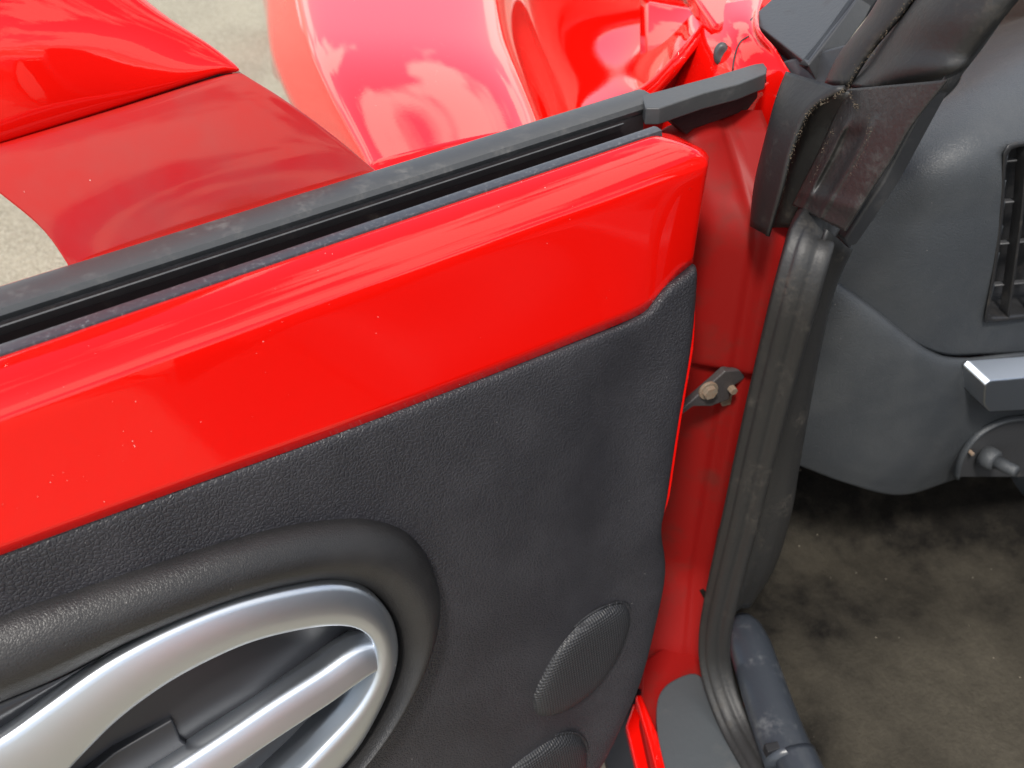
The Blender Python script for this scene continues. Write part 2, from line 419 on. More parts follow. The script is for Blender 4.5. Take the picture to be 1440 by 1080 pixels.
# ---- door: red upper inner trim
def z6(l): return .968 + .004*np.clip(l/.5, 0, 1)
SEC = [(0, 1.0), (.10, .995), (.28, .965), (.48, .88), (.66, .74), (.82, .52), (.93, .27), (1.0, 0)]
SECD = [(math.sin(p)**.92, math.cos(p)**1.0) for p in np.linspace(0, math.radians(86), 22)]
ls = np.r_[np.linspace(0, .03, 9), np.linspace(.04, .14, 14), np.linspace(.17, .60, 20), np.linspace(.7, LB, 5)]
rows = []
for k, l in enumerate(ls):
    row = []
    zz6, zz7 = z6(l), float(z7(l)) + .0
    edge = math.exp(-(l/.0065)**2)                   # rounding of the hinge-side end
    back = .012*math.exp(-(l/.05)**2)                # the face turns away near the hinge
    top = ZT - .004*math.exp(-(l/.012)**2)
    for (a, c) in SECD:
        lead = -.020*a
        t_ = .043*a - .010*edge*a; z = zz6 + (top-zz6)*c - .006*edge*(1-a)
        row.append(D(l+lead*(1-min(l/.2, 1)), t_, z))
    for s in np.linspace(.08, 1, 10):
        zs = zz6 + (ZT-zz6)*.07; z = zs + (zz7-zs)*s
        t_ = .0430 + .0060*s + .0015*s*s - .010*edge - back*s*1.0
        row.append(D(l-.020*(1-min(l/.2, 1)), t_, z))
    row.append(row[-1]-N_*.012+Z_*-.001)
    rows.append(row)
end = [p - N_*.022 - E_*.001 for p in rows[0]]
trim = sheet('upper_trim', np.array([end]+rows), RED, door, .003)
trim['label'] = 'glossy red upper part of the inner door'

# ---- door: window line
def extr(name, pr, l0, l1, m_, n=2, par=None):
    path = [D(l, 0, 0) for l in np.linspace(l0, l1, n)]
    # profile given as (t, z): side axis is N_, up is Z_
    V = np.array([[p + N_*t_ + Z_*z for (t_, z) in pr] for p in path]); k = len(pr); v2 = V.reshape(-1, 3); f2 = []
    for i in range(n-1):
        for j in range(k): f2.append((i*k+j, i*k+(j+1) % k, (i+1)*k+(j+1) % k, (i+1)*k+j))
    f2 += [tuple(range(k-1, -1, -1)), tuple(range((n-1)*k, n*k))]
    me = bpy.data.meshes.new(name); me.from_pydata(v2.tolist(), [], f2)
    bm = bmesh.new(); bm.from_mesh(me); bmesh.ops.recalc_face_normals(bm, faces=bm.faces); bm.to_mesh(me); bm.free()
    sharp(me)
    return link(name, me, m_, par or door)
o = extr('outer_window_seal', [(-.083, .976), (-.0832, .989), (-.081, .9922), (-.074, .9935), (-.0605, .9925), (-.0555, .9905), (-.0535, .9865), (-.0545, .9835), (-.060, .976)], -.035, LB-.01, RUB_TOP)
o = extr('window_slot', [(-.078, .975), (-.0600, .975), (-.0570, .9825), (-.0550, .979), (-.0545, .957), (-.0175, .955), (-.0170, .966), (-.0135, .966), (-.0135, .952), (-.078, .9585)], -.02, LB-.01, RUB_DARK)
o = extr('seal_lip', [(-.0545, .976), (-.0500, .9815), (-.0485, .9825), (-.0475, .9818), (-.0490, .9795), (-.0545, .972)], .010, LB-.01, RUB_TOP)
o = extr('inner_window_seal', [(-.0110, .967), (-.0135, .968), (-.0138, .9885), (-.0125, .9908), (-.008, .9917), (-.0020, .9908), (-.0005, .985), (-.0005, .967)], .006, LB-.01, STRIP)
# rubber end piece that carries the seal past the door's front edge
tp = [(902, 134), (925, 128), (1000, 108), (1060, 90), (1074, 88), (1079, 95), (1078, 103), (1040, 118), (990, 131), (928, 152), (908, 152)]
o = slab('seal_end_piece', [at_z(*p, .9930) for p in tp], (0, 0, -.016), RUB_TOP, door, .0015)
q1 = [(928, 149), (990, 129), (1040, 116), (1078, 100), (1079, 117), (1067, 121), (1066, 137), (1052, 155), (1010, 170), (975, 182), (966, 190), (950, 176), (934, 160)]
o = slab('end_piece_flap', [on_t(*p, -.0485) for p in q1], -N_*.012, RUB_DARK, door, .0015)

# ---- door: black card
rows = []
for b_ in np.r_[0, .004, .009, .018, np.linspace(.04, 1, 40)]:
    row = []
    for a_ in np.r_[0, .003, .007, .013, np.linspace(.02, .22, 26), np.linspace(.24, 1, 60)]:
        z = .8; l = 0
        for it in range(8):
            l = lf(z) + a_*(LB-.01-lf(z)); z = float(z7(l))*(1-b_) + ZB*b_
        dl = l-lf(z); dzt = float(z7(l))-z
        off = .0032*(1-math.exp(-(dzt/.003))) - .001
        off -= .006*math.exp(-dl/.003)
        off -= .006*math.exp(-((dl-.085)/.040)**2)*min(1, max(0, dzt/.06))
        off += .002*math.exp(-((dl-.02)/.02)**2)*min(1, max(0, dzt/.06))
        row.append(D(l, card_t(z), z)+NC*off)
    rows.append(row)
rows = [[p-NC*.012 for p in rows[0]]]+rows
CARD_ROWS = np.array(rows)

fp = [p-NC*.007-E_*.0015 for p in fe3[5:] if p[2] > .60]
o = sweep('door_flange', np.array(fp), rrect(.0030, .005, .0015, 2), NC, RED, door, scales=np.interp(np.linspace(0, 1, len(fp)), [0, .15, .7, 1], [.5, 1, 1, .3]))
# ---- door: armrest roll, aluminium ring, recess, pull
pod_px = [(0, 868), (100, 833), (200, 800), (310, 764), (400, 741), (470, 731), (520, 731), (570, 748), (602, 785), (616, 835), (608, 885), (580, 950), (540, 1012), (480, 1082), (380, 1180), (220, 1290), (20, 1370), (-180, 1390), (-340, 1330), (-390, 1200), (-330, 1060), (-180, 945)]
rin_px = [(0, 990), (90, 952), (180, 905), (270, 866), (350, 838), (420, 822), (470, 818), (520, 832), (550, 865), (562, 910), (556, 950), (535, 1000), (500, 1055), (455, 1105), (365, 1180), (230, 1260), (60, 1310), (-90, 1310), (-200, 1260), (-230, 1180), (-200, 1100), (-110, 1035)]
rout_px = [(0, 1036), (65, 990), (150, 930), (240, 882), (330, 846), (420, 824), (480, 819), (522, 834), (549, 866), (558, 905), (553, 945), (533, 995), (498, 1055), (450, 1105), (360, 1180), (230, 1255), (70, 1300), (-70, 1300), (-170, 1250), (-190, 1180), (-150, 1120), (-80, 1080)]
rinn_px = [(70, 1105), (115, 1055), (165, 1006), (232, 957), (300, 920), (360, 895), (420, 880), (470, 873), (508, 876), (532, 893), (540, 920), (532, 955), (505, 1000), (460, 1050), (415, 1095), (350, 1150), (250, 1210), (150, 1240), (70, 1240), (30, 1215), (20, 1180), (35, 1145)]
NP = 132
def ringc(px, off): return resample(cr([on_card(*p, off) for p in px], 8, True), NP, True)
def align(a, b):                                     # rotate ring b so it starts nearest a[0]
    c = [np.sum(np.linalg.norm(a-np.roll(b, -k, 0), axis=1)) for k in range(len(b))]
    return np.roll(b, -int(np.argmin(c)), 0)
PO = ringc(pod_px, 0.003); PI_ = align(PO, ringc(rin_px, .006))
G = [PO-NC*.012]
for s, h in ((0, 0), (.05, .008), (.15, .014), (.3, .019), (.45, .021), (.6, .019), (.75, .0135), (.9, .006), (1, -.002), (1.04, -.014)):
    G.append(PO*(1-s)+PI_*s+NC*h)
pod = sheet('armrest_roll', np.array(G), POD, door, .002, closed_v=True)
pod['label'] = 'padded black roll around the aluminium door pull'
RO = ringc(rout_px, .014); RI = align(RO, ringc(rinn_px, .018)); RI = RI*.955+RI.mean(0)*.045
flat = sheet('roll_filler', np.array([PI_-NC*.001, (PI_*.5+align(PI_, RO)*.5)-NC*.004, align(PI_, RO)-NC*.008]), RECESS, door, .002, closed_v=True)
G = [RO-NC*.016]
for s, h in ((0, -.003), (.0, .001), (.035, .0035), (.14, .0045), (.35, .0058), (.60, .0058), (.82, .0045), (.94, .0022), (.98, .0005), (1.0, -.002), (1.0, -.006), (1.02, -.016), (1.06, -.034)):
    G.append(RO*(1-s)+RI*s+NC*h)
ring = sheet('pull_surround', np.array(G), ALU, door, .002, closed_v=True)
ring['label'] = 'oval satin aluminium surround of the door pull'
cen = RI.mean(0)
# the card is cut away behind the pull
CL = np.array([[(p-A)@E_, p[2]] for p in (PO*.35+PI_*.65)])
card = cut_sheet('door_card', CARD_ROWS, CL, lambda q: ((q-A)@E_, q[2]), CARD, door, .004)
card['label'] = 'black leather-grained lower door card'
o = fan_fill('pull_recess', RO*.12+RI*.88-NC*.020, cen-NC*.028, [(.10, -NC*.016), (.35, -NC*.010), (.7, -NC*0), (1.0, NC*0)], RECESS, door)
# lever
UE = cr([on_card(*p, .006) for p in [(546, 904), (526, 899), (505, 902), (484, 913), (464, 927), (445, 940), (380, 981), (310, 1028), (240, 1073), (160, 1122)]], 6)
LE = cr([on_card(*p, .006) for p in [(550, 938), (540, 947), (523, 960), (502, 976), (480, 992), (456, 1009), (400, 1046), (330, 1092), (260, 1138), (180, 1190)]], 6)
G = []
for s_, h in ((.10, -1.6), (.01, -.6), (0, .1), (.02, .5), (.08, .66), (.30, .82), (.49, .95), (.53, .96), (.56, .88), (.61, .60), (.78, -.05), (.93, -.75), (.98, -1.05), (1.0, -1.35), (.95, -1.7)):
    G.append(UE*(1-s_)+LE*s_+NC*h*.014)
G = np.array(G); tip = G[:, :1]*.96+G[7:8, :1]*.04
G = np.concatenate([tip-NC*.022-E_*.001, tip-NC*.004-E_*.0012, G], 1)
lever = sheet('pull_lever', np.array(G), ALU, door, .003)
lever['label'] = 'aluminium pull lever inside the oval recess'
pl = [(243, 1012), (255, 1040), (275, 1056), (330, 1050), (300, 1110), (180, 1190), (60, 1190), (100, 1110), (160, 1060)]
o = slab('lever_plate', [on_card(*p, -.004) for p in pl], -NC*.010, RECESS, lever, .002)

# ---- door: loudspeaker grilles
def grille(name, px, cpx, h):
    rg = resample(cr([on_card(*p, 0.0) for p in px], 6, True), 60, True)
    c_ = on_card(*cpx, 0)
    vall = -.004
    lv = [(.02, -NC*.0035), (.045, NC*.0015), (.08, NC*(.0045)), (.14, NC*h*.75), (.28, NC*h*.92), (.5, NC*h), (.8, NC*h), (1.0, NC*h)]
    return fan_fill(name, rg+NC*.0005, c_, lv, GRILLE, door)
g1 = grille('tweeter_grille', [(745, 985), (752, 962), (775, 920), (802, 888), (835, 862), (865, 849), (882, 850), (887, 866), (878, 900), (858, 938), (830, 972), (795, 998), (768, 1008), (750, 1005)], (815, 930), .009)
g1['label'] = 'narrow oval speaker grille near the hinge edge'
g2 = grille('woofer_grille', [(690, 1105), (725, 1068), (765, 1042), (800, 1031), (820, 1038), (827, 1058), (822, 1090), (800, 1130), (750, 1180), (690, 1210), (655, 1190), (660, 1150)], (750, 1110), .010)
g2['label'] = 'lower speaker grille cut by the frame edge'

# ---- wing mirror on the outside of the door
def MP(u, v, t): return on_t(u, v, t)
def body(name, fronts, depths, m_, par, nu=6, nv=5):
    """solid with a shaped front: each section is a front polyline, closed behind by a rounded back"""
    rws = []
    for fr, dp in zip(fronts, depths):
        fr = np.array(fr); bk = fr[::-1] - N_*dp
        c0 = fr.mean(0)
        bk = bk*.9 + (c0-N_*dp)*.1
        rws.append(np.vstack([fr, bk]))
    G = loft(rws, nu, nv, True)
    a, b2 = G.shape[:2]
    vv = np.vstack([G.reshape(-1, 3), G[0].mean(0)[None], G[-1].mean(0)[None]]); ff = []
    for i in range(a-1):
        for j in range(b2): ff.append((i*b2+j, i*b2+(j+1) % b2, (i+1)*b2+(j+1) % b2, (i+1)*b2+j))
    for j in range(b2):
        ff.append((a*b2, (j+1) % b2, j)); ff.append((a*b2+1, (a-1)*b2+j, (a-1)*b2+(j+1) % b2))
    me = bpy.data.meshes.new(name); me.from_pydata(vv.tolist(), [], ff)
    bm = bmesh.new(); bm.from_mesh(me); bmesh.ops.recalc_face_normals(bm, faces=bm.faces); bm.to_mesh(me); bm.free()
    return link(name, me, m_, par)
foot_rows = [
    [MP(108, 392, -.090), MP(140, 382, -.089), MP(335, 325, -.088), MP(515, 270, -.088), MP(552, 258, -.090)],
    [MP(62, 322, -.112), MP(88, 314, -.106), MP(265, 256, -.102), MP(450, 199, -.106), MP(482, 204, -.112)],
    [MP(-2, 268, -.132), MP(25, 258, -.125), MP(205, 200, -.120), MP(378, 142, -.126), MP(412, 154, -.132)],
    [MP(-52, 228, -.148), MP(-25, 216, -.142), MP(150, 164, -.138), MP(322, 109, -.143), MP(348, 110, -.148)],
    [MP(-62, 220, -.152), MP(-30, 211, -.150), MP(140, 159, -.150), MP(312, 107, -.150), MP(340, 103, -.152)]]
mirror = body('wing_mirror', foot_rows, [.05, .055, .06, .065, .06], RED_DUSTY, door)
mirror['label'] = 'dusty red foot of the wing mirror behind the door'
hous_rows = [
    [MP(-70, 222, -.158), MP(-40, 216, -.152), MP(140, 159, -.150), MP(305, 105, -.152), MP(328, 99, -.158)],
    [MP(-95, 210, -.157), MP(-50, 205, -.146), MP(135, 150, -.144), MP(300, 98, -.148), MP(332, 92, -.160)],
    [MP(-150, 165, -.160), MP(-90, 160, -.146), MP(90, 110, -.142), MP(262, 62, -.154), MP(300, 66, -.175)],
    [MP(-210, 100, -.165), MP(-150, 90, -.150), MP(25, 42, -.146), MP(185, 8, -.162), MP(232, 20, -.190)],
    [MP(-270, 20, -.175), MP(-210, 5, -.162), MP(-50, -40, -.160), MP(100, -65, -.178), MP(150, -45, -.21)],
    [MP(-310, -60, -.20), MP(-250, -80, -.19), MP(-120, -105, -.19), MP(10, -125, -.205), MP(60, -110, -.23)],
    [MP(-280, -110, -.23), MP(-230, -120, -.225), MP(-120, -135, -.225), MP(-30, -140, -.23), MP(10, -135, -.25)]]
hous = body('mirror_housing', hous_rows, [.08, .10, .12, .13, .13, .11, .06], RED, door)
hous['label'] = 'glossy red wing mirror housing above a black seam'
sm = [MP(-60, 222, -.156), MP(140, 158, -.155), MP(325, 101, -.157)]
o = sweep('mirror_seam', cr(sm, 6), ell(.006, .0025, 8), N_, VOID, door)

# ------------------------------------------------------------------ front wing and bonnet
far = [(386, -70), (372, -70), (380, -70), (396, -70), (412, -70), (440, -72), (550, -78), (650, -74), (690, -70), (715, -66), (735, -64), (765, -66), (800, -70), (850, -78), (905, -85), (932, -85)]
mid = [(390, 20), (375, 20), (384, 20), (404, 20), (424, 20), (450, 18), (560, 12), (665, 18), (705, 22), (728, 26), (752, 28), (785, 26), (825, 22), (880, 12), (938, -8), (960, -10)]
nea = [(402, 95), (386, 95), (396, 98), (424, 100), (446, 100), (472, 98), (580, 92), (690, 95), (732, 98), (752, 100), (772, 102), (812, 98), (862, 88), (918, 68), (966, 38), (976, 12)]
edg = [(486, 262), (470, 262), (482, 262), (505, 258), (522, 254), (540, 250), (640, 222), (732, 198), (766, 190), (785, 182), (808, 175), (845, 162), (890, 142), (925, 116), (962, 74), (990, 40)]
dz = [-.42, -.120, -.085, -.050, -.026, -.009, .004, .000, -.022, -.065, -.100, -.105, -.088, -.045, .008, .010]
zrow = [.90, .925, .945, .955]
rows = []
for px, z0 in zip((far, mid, nea, edg), zrow):
    kz = {.90: 1.0, .925: 1.0, .945: 1.0, .955: .75}[z0]
    rows.append([at_z(*p, z0+(d*kz*.9 if 7 < i < 15 else d)) for i, (p, d) in enumerate(zip(px, dz))])
G = loft(rows, 10, 6)
for _ in range(14):
    H = G.copy(); H[1:-1, 1:-1] = (G[:-2, 1:-1]+G[2:, 1:-1]+G[1:-1, :-2]+G[1:-1, 2:])/4; H[0, 1:-1] = (G[0, :-2]+G[0, 2:])/2; G = H
ext = 2*G[0]-G[6]
fwd = np.array([G[0]+F_*k*.25-Z_*.06*k*k for k in (3, 2, 1)])
G = np.concatenate([fwd, G], 0)
wing = sheet('front_wing', G, RED, car, .005)
wing['label'] = 'glossy red front wing reflecting sky and clouds'
# cut edge rolled under along the door gap
er = cr(rows[-1], 6)[46:]
o = sweep('wing_edge', er-Z_*.006, ell(.004, .006, 8), Z_, RED, wing)
# shut-line recess below the wing's rear edge
rc = cr(rows[-1], 6)[70:]
G = np.array([rc-Z_*.008+F_*.012, rc-Z_*.05+F_*.03+R_*.01, rc-Z_*.14+F_*.05+R_*.02, rc-Z_*.32+F_*.05+R_*.02])
o = sheet('wing_return', G, RED_JAMB_SHADED, wing, .003)
# scuttle / bonnet corner beside the windscreen
bt = [(1002, 33), (1012, 37), (1040, 22), (1075, -8), (1130, -60), (1040, -110), (950, -70), (972, -12), (985, 8)]
hood = slab('bonnet_corner', [at_z(*p, .985) for p in bt], (0, 0, -.025), RED, car, .006, 4)

# ------------------------------------------------------------------ hinge pillar and jamb
def jl(s):                                            # plan line of the pillar face, s=0 cabin side .. 1 outside
    return np.interp(s, [0, .35, .7, 1, 1.3], [.475, .445, .400, .355, .30]), np.interp(s, [0, .35, .7, 1, 1.3], [.625, .650, .682, .715, .77])
rows = []
for z in np.r_[np.linspace(.14, .67, 28), np.linspace(.678, .712, 14), np.linspace(.72, .955, 16)]:
    row = []
    for s in np.linspace(-.25, 1.02, 36):
        r_, f2 = jl(max(s, 0)); r_ += -min(s, 0)*.12; f2 += -min(s, 0)*-.05
        groove = .010*math.exp(-((s-.62)/.10)**2) + .005*math.exp(-((s-.12)/.07)**2)
        groove += .012/(1+math.exp((z-.695)*400))
        low = max(0, (.33-z)/.2)
        hi = max(0, z-.87)
        row.append(K(r_-low*.05, f2+groove-low*.10+hi*1.3*max(0, 1-max(s, 0)), z))
    rows.append(row)
jamb = sheet('hinge_pillar', np.array(rows), RED_JAMB_SHADED, car, .004)
jamb['label'] = 'shaded red hinge pillar between the door and the rubber seal'
# outer pillar skin up to the windscreen base
ps = [[(900, -5), (985, 8), (1006, 2), (1040, -5), (1075, -10)], [(900, 60), (1000, 60), (1012, 34), (1040, 30), (1062, 40)], [(900, 110), (1000, 100), (1030, 80), (1060, 78), (1100, 85)], [(905, 170), (1000, 160), (1035, 140), (1070, 135), (1115, 130)], [(915, 240), (995, 230), (1035, 225), (1075, 220), (1120, 215)], [(920, 330), (995, 320), (1035, 320), (1075, 330), (1125, 330)]]
fz = [(1.15, 1.0, .97, .95, .93), (1.06, .88, .84, .82, .80), (1.02, .83, .79, .76, .74), (.97, .79, .745, .72, .71), (.95, .80, .76, .735, .72), (.95, .84, .80, .78, .77)]
rows = [[on_f(*p, f2) for p, f2 in zip(r, ff)] for r, ff in zip(ps, fz)]
PG = loft(rows, 6, 6)
for _ in range(60): PG[1:-1, 1:-1] = (PG[:-2, 1:-1]+PG[2:, 1:-1]+PG[1:-1, :-2]+PG[1:-1, 2:])/4
o = sheet('pillar_skin', PG, RED, car, .004)
skin = o
pc = PG.reshape(-1, 3)[np.argmin([np.linalg.norm(np.cross(q-CAM, ray(1010, 78))) for q in PG.reshape(-1, 3)])]
tocam = (CAM-pc)/np.linalg.norm(CAM-pc)
nrm = (tocam*.75-F_*.4); nrm /= np.linalg.norm(nrm)
a1 = np.cross(nrm, Z_); a1 /= np.linalg.norm(a1); a2 = np.cross(a1, nrm)
o = skin
rg = np.array([pc+a1*.0085*math.cos(x)+a2*.012*math.sin(x)+nrm*.005 for x in np.linspace(0, 2*math.pi, 25)[:-1]])
o = fan_fill('rubber_plug', rg, pc+nrm*.005, [(.12, nrm*.003), (.4, nrm*.0045), (.7, nrm*.003), (1.0, nrm*.003)], RUB_TOP, o, .006)
sl_ = [PG.reshape(-1, 3)[np.argmin([np.linalg.norm(np.cross(q-CAM, ray(*p))) for q in PG.reshape(-1, 3)])] for p in [(1052, 48), (1040, 62), (1034, 80), (1030, 98)]]
o2 = sweep('shut_line', cr(sl_, 4)+nrm*.0004, ell(.0012, .0008, 6), nrm, VOID, skin)
# check strap with its bolts
def PJ(u, v, off=0): return on_f(u, v, .655-off)
o = slab('check_strap', [PJ(*p, .02) for p in [(953, 580), (975, 562), (1000, 540), (1020, 522), (1046, 520), (1048, 532), (1030, 545), (1026, 562), (1000, 572), (975, 572), (957, 585)]], F_*.010, STEEL, jamb, .002)
strap = o
for (u, v, rad, mm, dep) in ((996, 549, .0085, BOLT, .014), (1028, 546, .0050, BOLT, .012)):
    c_ = PJ(u, v, .02)
    rg = np.array([c_+R_*rad*math.cos(x)+Z_*rad*math.sin(x)-F_*.001 for x in np.linspace(0, 2*math.pi, 7)[:-1]])
    o = slab('bolt', rg-F_*.006, F_*.012, mm, strap, .0008)
    if rad > .006:
        rg = np.array([c_+R_*rad*1.35*math.cos(x)+Z_*rad*1.35*math.sin(x) for x in np.linspace(0, 2*math.pi, 25)[:-1]])
        o = slab('washer', rg-F_*.002, F_*.004, mm, strap, .0008)
o = slab('strap_bracket', [PJ(*p, .012) for p in [(1012, 560), (1040, 553), (1042, 566), (1016, 572)]], F_*.008, BOLT, strap, .001)

# ------------------------------------------------------------------ weatherstrip along the opening
def onS(u, v, r=.437): return on_r(u, v, r)
sp_c = [(1190, 215, .535), (1172, 262, .512), (1155, 305, .485), (1139, 345, .452), (1118, 420, .437), (1092, 520, .437), (1065, 630, .437), (1042, 730, .437), (1020, 820, .437), (1006, 890, .437), (1008, 945, .437), (1030, 1010, .437), (1066, 1075, .437), (1130, 1180, .437), (1210, 1300, .437)]
spath = cr([on_r(*p) for p in sp_c], 7)
tg = np.gradient(spath, axis=0); tg /= np.linalg.norm(tg, axis=1)[:, None]
# facing direction: mostly out of the cabin and back towards the viewer
hint = np.array([-R_*.55 - F_*.75 + Z_*.2]*len(spath))
hint[56:] = np.array([(-R_*.35-F_*.3+Z_*.9)]*len(hint[56:]))
for _ in range(40): hint[1:-1] = (hint[:-2]+hint[1:-1]*2+hint[2:])/4
sealp = [(-.0185, -.008), (-.0200, .000), (-.0180, .0045), (-.0120, .0056), (-.0065, .0048), (-.0035, .0054), (-.001, .0062), (.004, .0069), (.009, .0062), (.0115, .0048), (.0150, .0042), (.0190, .0032), (.0205, 0), (.0205, -.008)]
sealp_ribbed = [(-.0185, -.008), (-.020, .000), (-.0170, .006), (-.0130, .0075), (-.0090, .004), (-.0065, .003), (-.003, .008), (.002, .011), (.007, .0085), (.0095, .003), (.0125, .002), (.0165, .005), (.0200, .003), (.0205, -.008)]
pr2 = cr(sealp, 3)
seal = sweep('door_seal', spath, pr2, hint, RUB, car)
seal['label'] = 'ribbed black rubber seal running down the door opening to the sill'
# kick trim inside the seal
kt_l = [(1160, 320), (1124, 430), (1100, 530), (1072, 640), (1054, 720), (1038, 800), (1026, 862)]
kt_r = [(1190, 345), (1166, 402), (1144, 500), (1120, 640), (1108, 715), (1085, 790), (1052, 842)]
G = loft([[on_r(*p, .462) for p in kt_l], [on_r(*(np.array(p)*.5+np.array(q)*.5), .478) for p, q in zip(kt_l, kt_r)], [on_r(*p, .505) for p in kt_r], [on_r(*p, .505)+F_*.10+R_*.01 for p in kt_r]], 5, 6)
kick = sheet('kick_trim', G, RUB, car, .004)
kick['label'] = 'dark trim panel between rubber seal and footwell'

# ------------------------------------------------------------------ windscreen pillar base
def PZ(u, v, z): return at_z(u, v, z)
corner = [PZ(1053, 27, 1.00), PZ(1086, -2, 1.005), PZ(1150, -60, 1.02), PZ(1225, -40, 1.06), PZ(1205, 0, 1.045), PZ(1172, 45, 1.025), PZ(1136, 91, 1.005)]
pil = slab('pillar_corner_trim', corner, R_*.012-Z_*.018+F_*-.004, TRIM, car, .0022, 4)
pil['label'] = 'black triangular trim at the windscreen pillar base'
rim = [PZ(1053, 38, .985), PZ(1075, 58, .983), PZ(1110, 86, .981), PZ(1146, 108, .98)]
o = sweep('corner_rim', cr(rim, 5), rrect(.006, .003, .002, 3), Z_, SCUFF, pil)
side = [[PZ(1136, 92, 1.004), PZ(1172, 46, 1.024), PZ(1205, 1, 1.044), PZ(1250, -60, 1.07)], [PZ(1151, 104, .992), PZ(1192, 58, 1.012), PZ(1238, 0, 1.036), PZ(1290, -60, 1.06)]]
o = sheet('corner_side', loft(side, 4, 5), VOID, pil, .010)

def strip3(name, left, right, hts, m_, par, hh=.012, nrm=None, nu=4, nv=6, th=.004):
    """band between two edges with a cross profile raised towards the viewer"""
    left, right = cr(left, nv), cr(right, nv); G = []
    for s, h in hts:
        p = left*(1-s)+right*s
        d = CAM-p; d = d/np.linalg.norm(d, axis=1)[:, None]
        G.append(p+d*h*hh)
    return sheet(name, np.array(G), m_, par, th)
HB = [(0, -.6), (.04, 0), (.12, .5), (.25, .85), (.45, 1), (.65, .9), (.82, .6), (.94, .1), (1, -.6)]
# outer strip of the pillar seal
l_ = [on_r(1158, 118, .50), on_r(1180, 75, .51), on_r(1215, 30, .52), on_r(1250, -25, .53), on_r(1300, -90, .54)]
r_ = [on_r(1196, 122, .50), on_r(1228, 72, .51), on_r(1268, 25, .52), on_r(1305, -25, .53), on_r(1360, -90, .54)]
pseal = strip3('pillar_seal', l_, r_, HB, RUB, car, .010)
pseal['label'] = 'weathered black rubber seal climbing the windscreen pillar'
# main fold
l_ = [on_r(1192, 118, .505), on_r(1216, 95, .508), on_r(1240, 60, .515), on_r(1272, 18, .52), on_r(1310, -35, .53), on_r(1365, -100, .54)]
r_ = [on_r(1250, 135, .505), on_r(1345, 105, .508), on_r(1372, 75, .515), on_r(1408, 30, .52), on_r(1455, -25, .53), on_r(1520, -90, .54)]
o = strip3('seal_fold', l_, r_, [(0, -.5), (.03, .1), (.10, .55), (.22, .85), (.38, 1.0), (.55, .9), (.75, .6), (.92, .2), (1, -.4)], RUB, pseal, .022)
# dirt in the crack between them
cpts = [on_r(*p, .497) for p in [(1194, 118), (1205, 98), (1222, 80), (1238, 55), (1258, 28), (1280, 0), (1310, -40)]]
o = crumbs('dirt', cpts, 260, pseal, .0010, (.0002, .00055))
# lower sleeve with a pressed recess
l_ = [on_r(1192, 125, .485), on_r(1168, 175, .478), on_r(1150, 215, .474), on_r(1130, 255, .47), on_r(1114, 288, .468)]
r_ = [on_r(1335, 112, .485), on_r(1285, 175, .478), on_r(1255, 225, .474), on_r(1222, 275, .47), on_r(1190, 326, .468)]
lw, rw = cr(l_, 14), cr(r_, 14); G = []
for i, s in enumerate(np.linspace(0, 1, 61)):
    rowp = []
    for k in range(len(lw)):
        q = k/(len(lw)-1)
        p = lw[k]*(1-s)+rw[k]*s; d = (CAM-p)/np.linalg.norm(CAM-p)
        h = .010*math.sin(math.pi*min(1, max(0, s)))**.6
        inside = (1/(1+math.exp(-(s-.22)*60)))*(1/(1+math.exp((s-.50)*60)))*(1/(1+math.exp(-(q-.30)*40)))*(1/(1+math.exp((q-.78)*40)))
        rid = math.exp(-((s-.20)/.05)**2)+math.exp(-((s-.52)/.05)**2)
        h += -.009*inside + .0040*rid*(q > .18)*min(1, (q-.18)/.1) + .003*math.exp(-((q-.85)/.05)**2)
        if s in (0, 1): h -= .006
        rowp.append(p+d*h)
    G.append(rowp)
slv = sheet('seal_sleeve', np.array(G), RUB_DIRTY, pseal, .004)
# curled flap on the red pillar
l_ = [on_r(1105, 100, .475), on_r(1090, 140, .462), on_r(1074, 200, .452), on_r(1060, 260, .446), on_r(1054, 318, .444)]
r_ = [on_r(1190, 126, .480), on_r(1142, 155, .464), on_r(1118, 205, .454), on_r(1102, 265, .448), on_r(1082, 333, .446)]
o = strip3('seal_flap', l_, r_, [(0, -.5), (.05, .2), (.2, .6), (.4, .8), (.6, .75), (.8, .95), (.93, 1.0), (1, .4), (1.01, -.6)], RUB, pseal, .010)
dl = [on_r(*p, .447) for p in [(1188, 128), (1160, 142), (1140, 156), (1128, 180), (1117, 207), (1108, 235), (1101, 262), (1090, 300)]]
o = crumbs('dirt', dl, 420, pseal, .0012, (.0002, .0006))
dl = [on_r(*p, .476) for p in [(1192, 118), (1196, 135), (1205, 150), (1214, 160)]]
o = crumbs('dirt', dl, 140, pseal, .0010, (.0002, .00055))
o = crumbs('dirt', [on_r(*p, .462) for p in [(1172, 182), (1160, 205), (1150, 235), (1140, 268)]], 70, pseal, .0010, (.0002, .0005))
o = crumbs('dirt', [on_r(*p, .462) for p in [(1222, 165), (1222, 185), (1210, 220), (1190, 258)]], 90, pseal, .0010, (.0002, .0005))
pb_l = [on_r(*p, r+.03) for p, r in (((1165, 120), .50), ((1200, 60), .515), ((1260, -20), .53), ((1330, -100), .54))]
pb_r = [on_r(*p, r+.03) for p, r in (((1320, 125), .50), ((1370, 60), .515), ((1420, -10), .53), ((1490, -90), .54))]
o = sheet('pillar_backing', loft([pb_l, pb_r], 3, 5), TRIM, pseal, .01)
fl_l = [on_r(*p, .470) for p in [(1165, 128), (1130, 165), (1110, 210), (1092, 265), (1075, 320)]]
fl_r = [on_r(*p, .490) for p in [(1215, 135), (1185, 180), (1168, 225), (1150, 270), (1140, 320)]]
o = sheet('seal_web', loft([fl_l, fl_r], 3, 5), RUB, pseal, .004)
